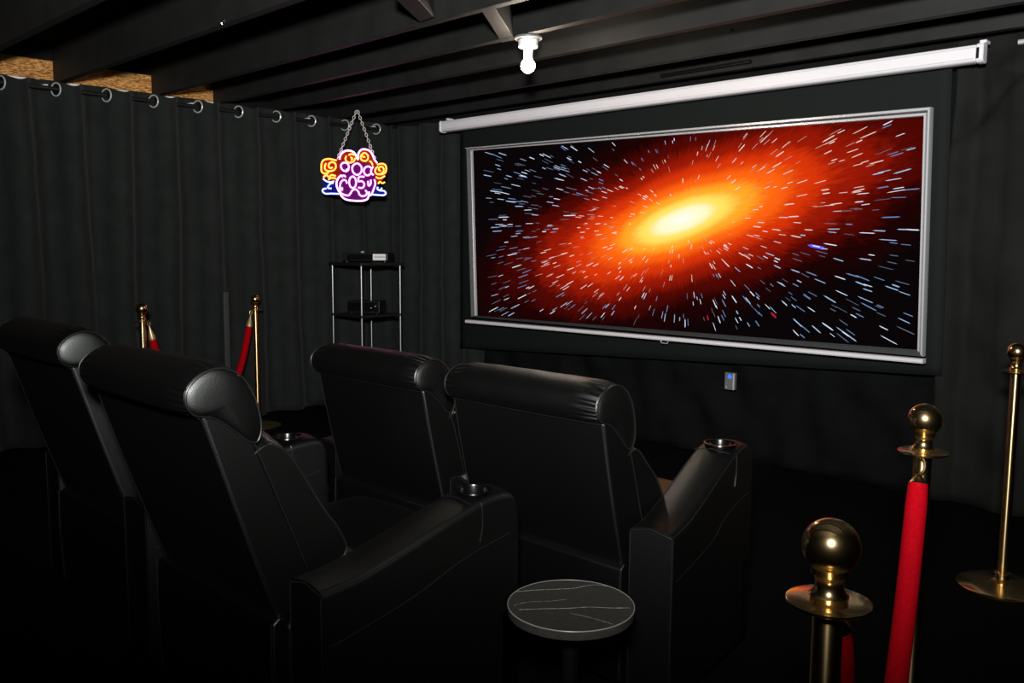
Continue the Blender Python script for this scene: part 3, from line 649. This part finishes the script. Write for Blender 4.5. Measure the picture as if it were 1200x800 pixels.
# ------------------------------------------------------------------ recliners
HW = .30
def recliner(cx, cy, lean, hb, arms, label, seed=0, AL=.63, AZ=.645, toe=0):
    root = empty('recliner', (cx, cy, 0), label, 'recliner', 'black leather theatre recliners')
    r_ = random.Random(seed); lean = math.radians(lean); sn, cs = math.sin(lean), math.cos(lean); Z0 = .42
    def T(t, s): return (-s*sn+t*cs, Z0+s*cs+t*sn)      # t towards the screen, s up along the back
    # body
    MB().box((-HW-.02, .02, .05), (HW+.02, .66, .40)).build('base', M['leather'], root, bevel=.02)
    bp = MB().prism([(-.012, .07), (-.02, .30), (-.018, .405), (.0, .418), (.02, .415), (.02, .07)], -HW-.012, HW+.012).build('rear_panel', M['leather'], root, bevel=.006)
    for s in (-1, 1): MB().tube([(s*(HW+.010), -.016, .08), (s*(HW+.010), -.024, .30), (s*(HW+.010), -.021, .408)], .0028, 8).build('piping', M['piping'], bp)
    # seat cushion
    st = MB(); rows = []
    for i in range(25):
        y = .10+.62*i/24; e = min(1, min(i, 24-i)/4); row = []
        for j in range(33):
            u = -1+2*j/32; row.append((u*(HW+.015), y, .475-.05*(1-e)**2-.05*abs(u)**8+.012*math.cos(u*PI/2)*e))
        rows.append(row)
    rows.append([(p[0], p[1]+.006, .36) for p in rows[-1]]); st.grid(rows); st.build('seat', M['leather'], root, angle=180)
    fr_ = MB().box((-HW-.01, .665, .09), (HW+.01, .735, .415)).build('footrest', M['leather'], root, bevel=.025)
    MB().box((-HW, .734, .25), (HW, .7375, .255)).build('seam', M['piping'], fr_, smooth=False)
    for sx in (-.25, .25):
        for sy in (.06, .60): MB().lathe([(0, 0), (.022, 0), (.026, .05), (0, .0502)], 16, (sx, sy, 0)).build('foot', M['black_plastic'], root)
    # backrest shell with side panels
    prof = [T(0, -.02), T(-.004, .15), T(-.004, .30), T(0, hb), T(.035, hb+.006), T(.075, hb-.02), T(.095, hb-.09), T(.115, .12), T(.12, -.02)]
    bk = MB().prism(prof, -HW, HW).build('backrest', M['leather'], root, bevel=.010, seg=4)
    for s in (-1, 1):
        MB().tube([(s*(HW+.0005), *T(-.001, -.01)), (s*(HW-.001), *T(-.0035, .15)), (s*(HW-.001), *T(-.002, .3)), (s*(HW-.003), *T(.001, hb-.005))], .0018, 6).build('piping', M['piping'], bk)
        sm = spline([(s*(HW+.001), *T(.03, hb+.002)), (s*(HW+.001), *T(.07, hb-.022)), (s*(HW+.001), *T(.092, hb-.09)), (s*(HW+.001), *T(.103, .25)), (s*(HW+.001), *T(.113, .06))], 8)
        MB().tube(sm, .0016, 6).build('stitching', M['piping'], bk)
    MB().tube([(-HW+.004, *T(-.004, hb-.003)), (0, *T(-.007, hb-.003)), (HW-.004, *T(-.004, hb-.003))], .0018, 6).build('piping', M['piping'], bk)
    # front cushion
    cu = MB(); rows = []
    pc = [Vector((*T(.085, -.02), 0)), Vector((*T(.24, .0), 0)), Vector((*T(.25, .08), 0)), Vector((*T(.225, .17), 0)), Vector((*T(.185, hb-.18), 0)), Vector((*T(.15, hb-.12), 0)), Vector((*T(.12, hb-.105), 0)), Vector((*T(.085, hb-.11), 0))]
    pc = spline(pc, 5); c0 = Vector((*T(.1, hb*.4), 0))
    for i in range(33):
        u = -1+2*i/32; k = 1-.14*abs(u)**7
        rows.append([(u*(HW-.002), *(c0+(p-c0)*Vector((1, 1, 0)).x*1 if False else (Vector((*T(.09, 0), 0))*0+p)).to_2d()) if abs(u) < .8 else (u*(HW-.002), *((p-Vector((*T(.09, hb*.4), 0)))*k+Vector((*T(.09, hb*.4), 0))).to_2d()) for p in pc])
    cu.grid(rows); co = cu.build('back_cushion', M['leather'], root, angle=180)
    for s in (-1, 1):
        ed = [(s*(HW-.002), *((p-Vector((*T(.09, hb*.4), 0)))*.86+Vector((*T(.09, hb*.4), 0))).to_2d()) for p in pc]
        cu2 = MB().add(ed, [tuple(range(len(ed)))]).build('side_panel', M['leather'], co, smooth=False)
        MB().tube(ed, .003, 6).build('piping', M['piping'], co)
    # headrest roll
    ctrl = [(.0, -.004), (-.024, .014), (-.033, .044), (-.019, .078), (.022, .098), (.067, .098), (.106, .076), (.132, .032), (.140, -.028), (.130, -.095), (.105, -.128), (.082, -.112), (.058, -.072), (.034, -.034), (.014, -.012)]
    loop = spline([(a, b, 0) for a, b in ctrl], 22, True); n = len(loop); cc = Vector((.062, .004, 0))
    phs = [r_.uniform(0, 6.28) for _ in range(8)]
    hd = MB(); rows = []; NU = 96; end = None
    HX = HW+.004
    for i in range(NU+1):
        u = -1+2*i/NU; k = .985+.03*math.cos(u*PI/2)-.13*max(0, (abs(u)-.70)/.30)**2.2; row = []
        pl = smooth01((abs(u)-.66)/.30)
        for j, p in enumerate(loop):
            v = (p-cc)*k; th = 2*PI*j/n
            ph = 2*PI*j/n
            w = math.sin(ph*31+phs[0]+1.6*math.sin(th*3+phs[1])+(u*3 if u > 0 else -u*3))*.6+math.sin(ph*19+phs[2]+math.sin(th*5))*.5
            on = 1.0 if j < n*.62 else .2
            v = v*(1+pl*.034*w*on+.006*math.sin(u*9+th*2+phs[3])*math.sin(th*3+phs[4]+u*4))
            s_, t_ = (cc+v).y, (cc+v).x
            row.append((u*HX, *T(t_, hb+s_)))
        rows.append(row)
    hd.grid(rows, closed=True); ho = hd.build('headrest', M['leather'], root, angle=180)
    for s in (-1, 1):
        base = rows[0] if s < 0 else rows[-1]
        ring0 = [T(*((cc+(p-cc)*.90).to_2d()[:])) for p in loop]
        ring0 = [(s*HX, *T((cc+(p-cc)*.905).x, hb+(cc+(p-cc)*.905).y)) for p in loop]
        e = MB(); rr = []
        for (k, dx) in ((.90, -.006), (.875, -.003), (.82, .001), (.70, .005), (.5, .008), (.25, .010), (.001, .0105)):
            rr.append([(s*(HX+dx), *T((cc+(p-cc)*k).x, hb+(cc+(p-cc)*k).y)) for p in loop])
        e.grid(rr, closed=True); eo = e.build('end_panel', M['leather'], ho, angle=180)
        MB().tube([(s*(HX+.001), *T((cc+(p-cc)*.885).x, hb+(cc+(p-cc)*.885).y)) for p in loop[::4]], .0022, 6, closed=True).build('piping', M['piping'], ho)
    # armrests: side +1 right, -1 left, width w, gap g
    for s, w, g in arms:
        x0 = s*(HW+g); x1 = s*(HW+g+w); xa, xb = min(x0, x1), max(x0, x1); hw = (xb-xa)/2; xm = (xa+xb)/2
        Z_ = lambda f: .535+(AZ-.535)*f; B_ = AL-.055
        tops = spline([(-.0, .535, 0), (B_*.19, Z_(.10), 0), (B_*.42, Z_(.38), 0), (B_*.65, Z_(.70), 0), (B_*.84, Z_(.93), 0), (B_*.93, Z_(.99), 0), (B_, AZ, 0)], 5)
        prf = [(p.x, p.y) for p in tops]+[(AL-.03, AZ-.003), (AL-.013, AZ-.013), (AL-.003, AZ-.031), (AL, AZ-.063), (AL, .30), (AL-.002, .06)]
        rows = []
        def sect(y, zt, ins=0):
            R = .022; pts = [(xa+ins, y, .05)]
            for k in range(7):
                a = PI-PI/2*k/6; pts.append((xa+ins+R+R*math.cos(a), y, zt-R+R*math.sin(a)))
            for k in range(1, 8):
                u = -1+2*k/8; pts.append((xm+u*(hw-ins-R), y, zt+.006*(1-u*u)))
            for k in range(7):
                a = PI/2-PI/2*k/6; pts.append((xb-ins-R+R*math.cos(a), y, zt-R+R*math.sin(a)))
            pts.append((xb-ins, y, .05)); return pts
        for y, zt in prf:
            if zt > .2: rows.append(sect(y, max(zt, .12)))
        ar = MB().grid(rows[:-1] if False else rows)
        nn = len(rows[0]); ar.add(rows[0], [tuple(range(nn))]); ar.add(rows[-1], [tuple(range(nn))])
        # lower front block closing the front below the rounded nose, and the underside
        ar.box((xa, AL-.058, .05), (xb, AL, .31)); ar.add([(xa, 0, .05), (xb, 0, .05), (xb, AL, .05), (xa, AL, .05)], [(0, 1, 2, 3)])
        ao = ar.build('armrest', M['leather'], root, angle=50)
        for xe, sg in ((xa+.004, -1), (xb-.004, 1)):
            MB().tube([(xe, p.x, p.y-.010) for p in tops], .0020, 6).build('piping', M['piping'], ao)
            MB().tube([(xe, p.x, p.y-.026+.0) for p in tops], .0012, 6).build('stitching', M['piping'], ao)
            MB().tube([(xe, -.002, .06), (xe, -.002, .3), (xe, -.002, .52)], .0020, 6).build('piping', M['piping'], ao)
            MB().tube(spline([(xe, AL-.14, AZ-.012), (xe+sg*.004, AL-.137, AZ-.024), (xe+sg*.0045, AL-.136, AZ-.075), (xe+sg*.0045, AL-.145, AZ-.115)], 4), .0018, 6).build('stitching', M['piping'], ao)
            MB().tube(spline([(xe+sg*.0045, .02, .40), (xe+sg*.0045, .25, .445), (xe+sg*.0045, AL-.2, .50), (xe+sg*.0045, AL-.03, .53)], 6), .0014, 6).build('stitching', M['piping'], ao)
        MB().tube([(xa+.006, -.001, .523), (xm, -.003, .538), (xb-.006, -.001, .523)], .0020, 6).build('piping', M['piping'], ao)
        MB().tube([(xa+.01, AL-.17, AZ-.010), (xm, AL-.17, AZ-.002), (xb-.01, AL-.17, AZ-.010)], .0016, 6).build('stitching', M['piping'], ao)
        # cup holder: a real well cut into the arm
        cyy = AL-.105; cr_ = min(.047, hw-.012)
        cut = MB().lathe([(0, AZ-.083), (cr_, AZ-.083), (cr_, AZ+.06), (0, AZ+.06)], 40, (xm, cyy, 0)).build('cutter', M['leather'], root, smooth=False)
        bo = ao.modifiers.new('b', 'BOOLEAN'); bo.operation = 'DIFFERENCE'; bo.object = cut; bo.solver = 'EXACT'
        bpy.context.view_layer.update()
        dg = bpy.context.evaluated_depsgraph_get(); nm = bpy.data.meshes.new_from_object(ao.evaluated_get(dg)); ao.modifiers.clear(); ao.data = nm
        bpy.data.objects.remove(cut)
        ch = MB().lathe([(cr_+.005, AZ+.003), (cr_+.004, AZ+.0065), (cr_-.001, AZ+.007), (cr_-.003, AZ+.003), (cr_-.004, AZ-.043), (cr_-.006, AZ-.071), (0, AZ-.073)], 40, (xm, cyy, 0)).build('cup_holder', M['cup_plastic'], ao, angle=60)
        if toe:
            ao.location = (xm, 0, 0); ao.rotation_euler = (0, 0, math.radians(toe)); Sh = Matrix.Translation((-xm, 0, 0))
            for q in [ao]+list(ao.children): q.data.transform(Sh)
    return root
G = .03
recliner(-1.72, 1.92, 13, .42, [(1, .135, G)], 'black leather recliner in the middle, nearest the screen, right armrest with cup holder', 1, .565, .69, 8)
recliner(-2.47, 1.92, 13, .42, [(1, .09, G), (-1, .135, G)], 'black leather recliner behind the two left ones, pink glow on its headrest', 2)
recliner(-2.09, 1.05, 19, .535, [(1, .135, .06), (-1, .16, .12)], 'black leather recliner in the left foreground with a long curved armrest', 3)
recliner(-3.02, 1.10, 18, .545, [(-1, .135, .06)], 'black leather recliner at the left edge of the view', 4)

# ------------------------------------------------------------------ lights
sp = bpy.data.lights.new('flash', 'SPOT'); sp.energy = 1300; sp.spot_size = math.radians(124); sp.spot_blend = 1; sp.shadow_soft_size = .10; sp.color = (1, .99, .98)
so = bpy.data.objects.new('flash', sp); COL.objects.link(so); so.location = (.05, -.12, 1.70)
ya, el = math.radians(38), math.radians(22.5)
so.rotation_euler = Vector((-math.sin(ya)*math.cos(el), math.cos(ya)*math.cos(el), math.sin(el))).to_track_quat('-Z', 'Y').to_euler()
w = bpy.data.worlds.new('world'); scene.world = w; w.use_nodes = True
w.node_tree.nodes['Background'].inputs[0].default_value = (.8, .9, 1, 1); w.node_tree.nodes['Background'].inputs[1].default_value = .0015
scene.view_settings.view_transform = 'Standard'; scene.view_settings.look = 'None'; scene.view_settings.gamma = 1; scene.view_settings.exposure = 0
scene.view_settings.use_curve_mapping = False
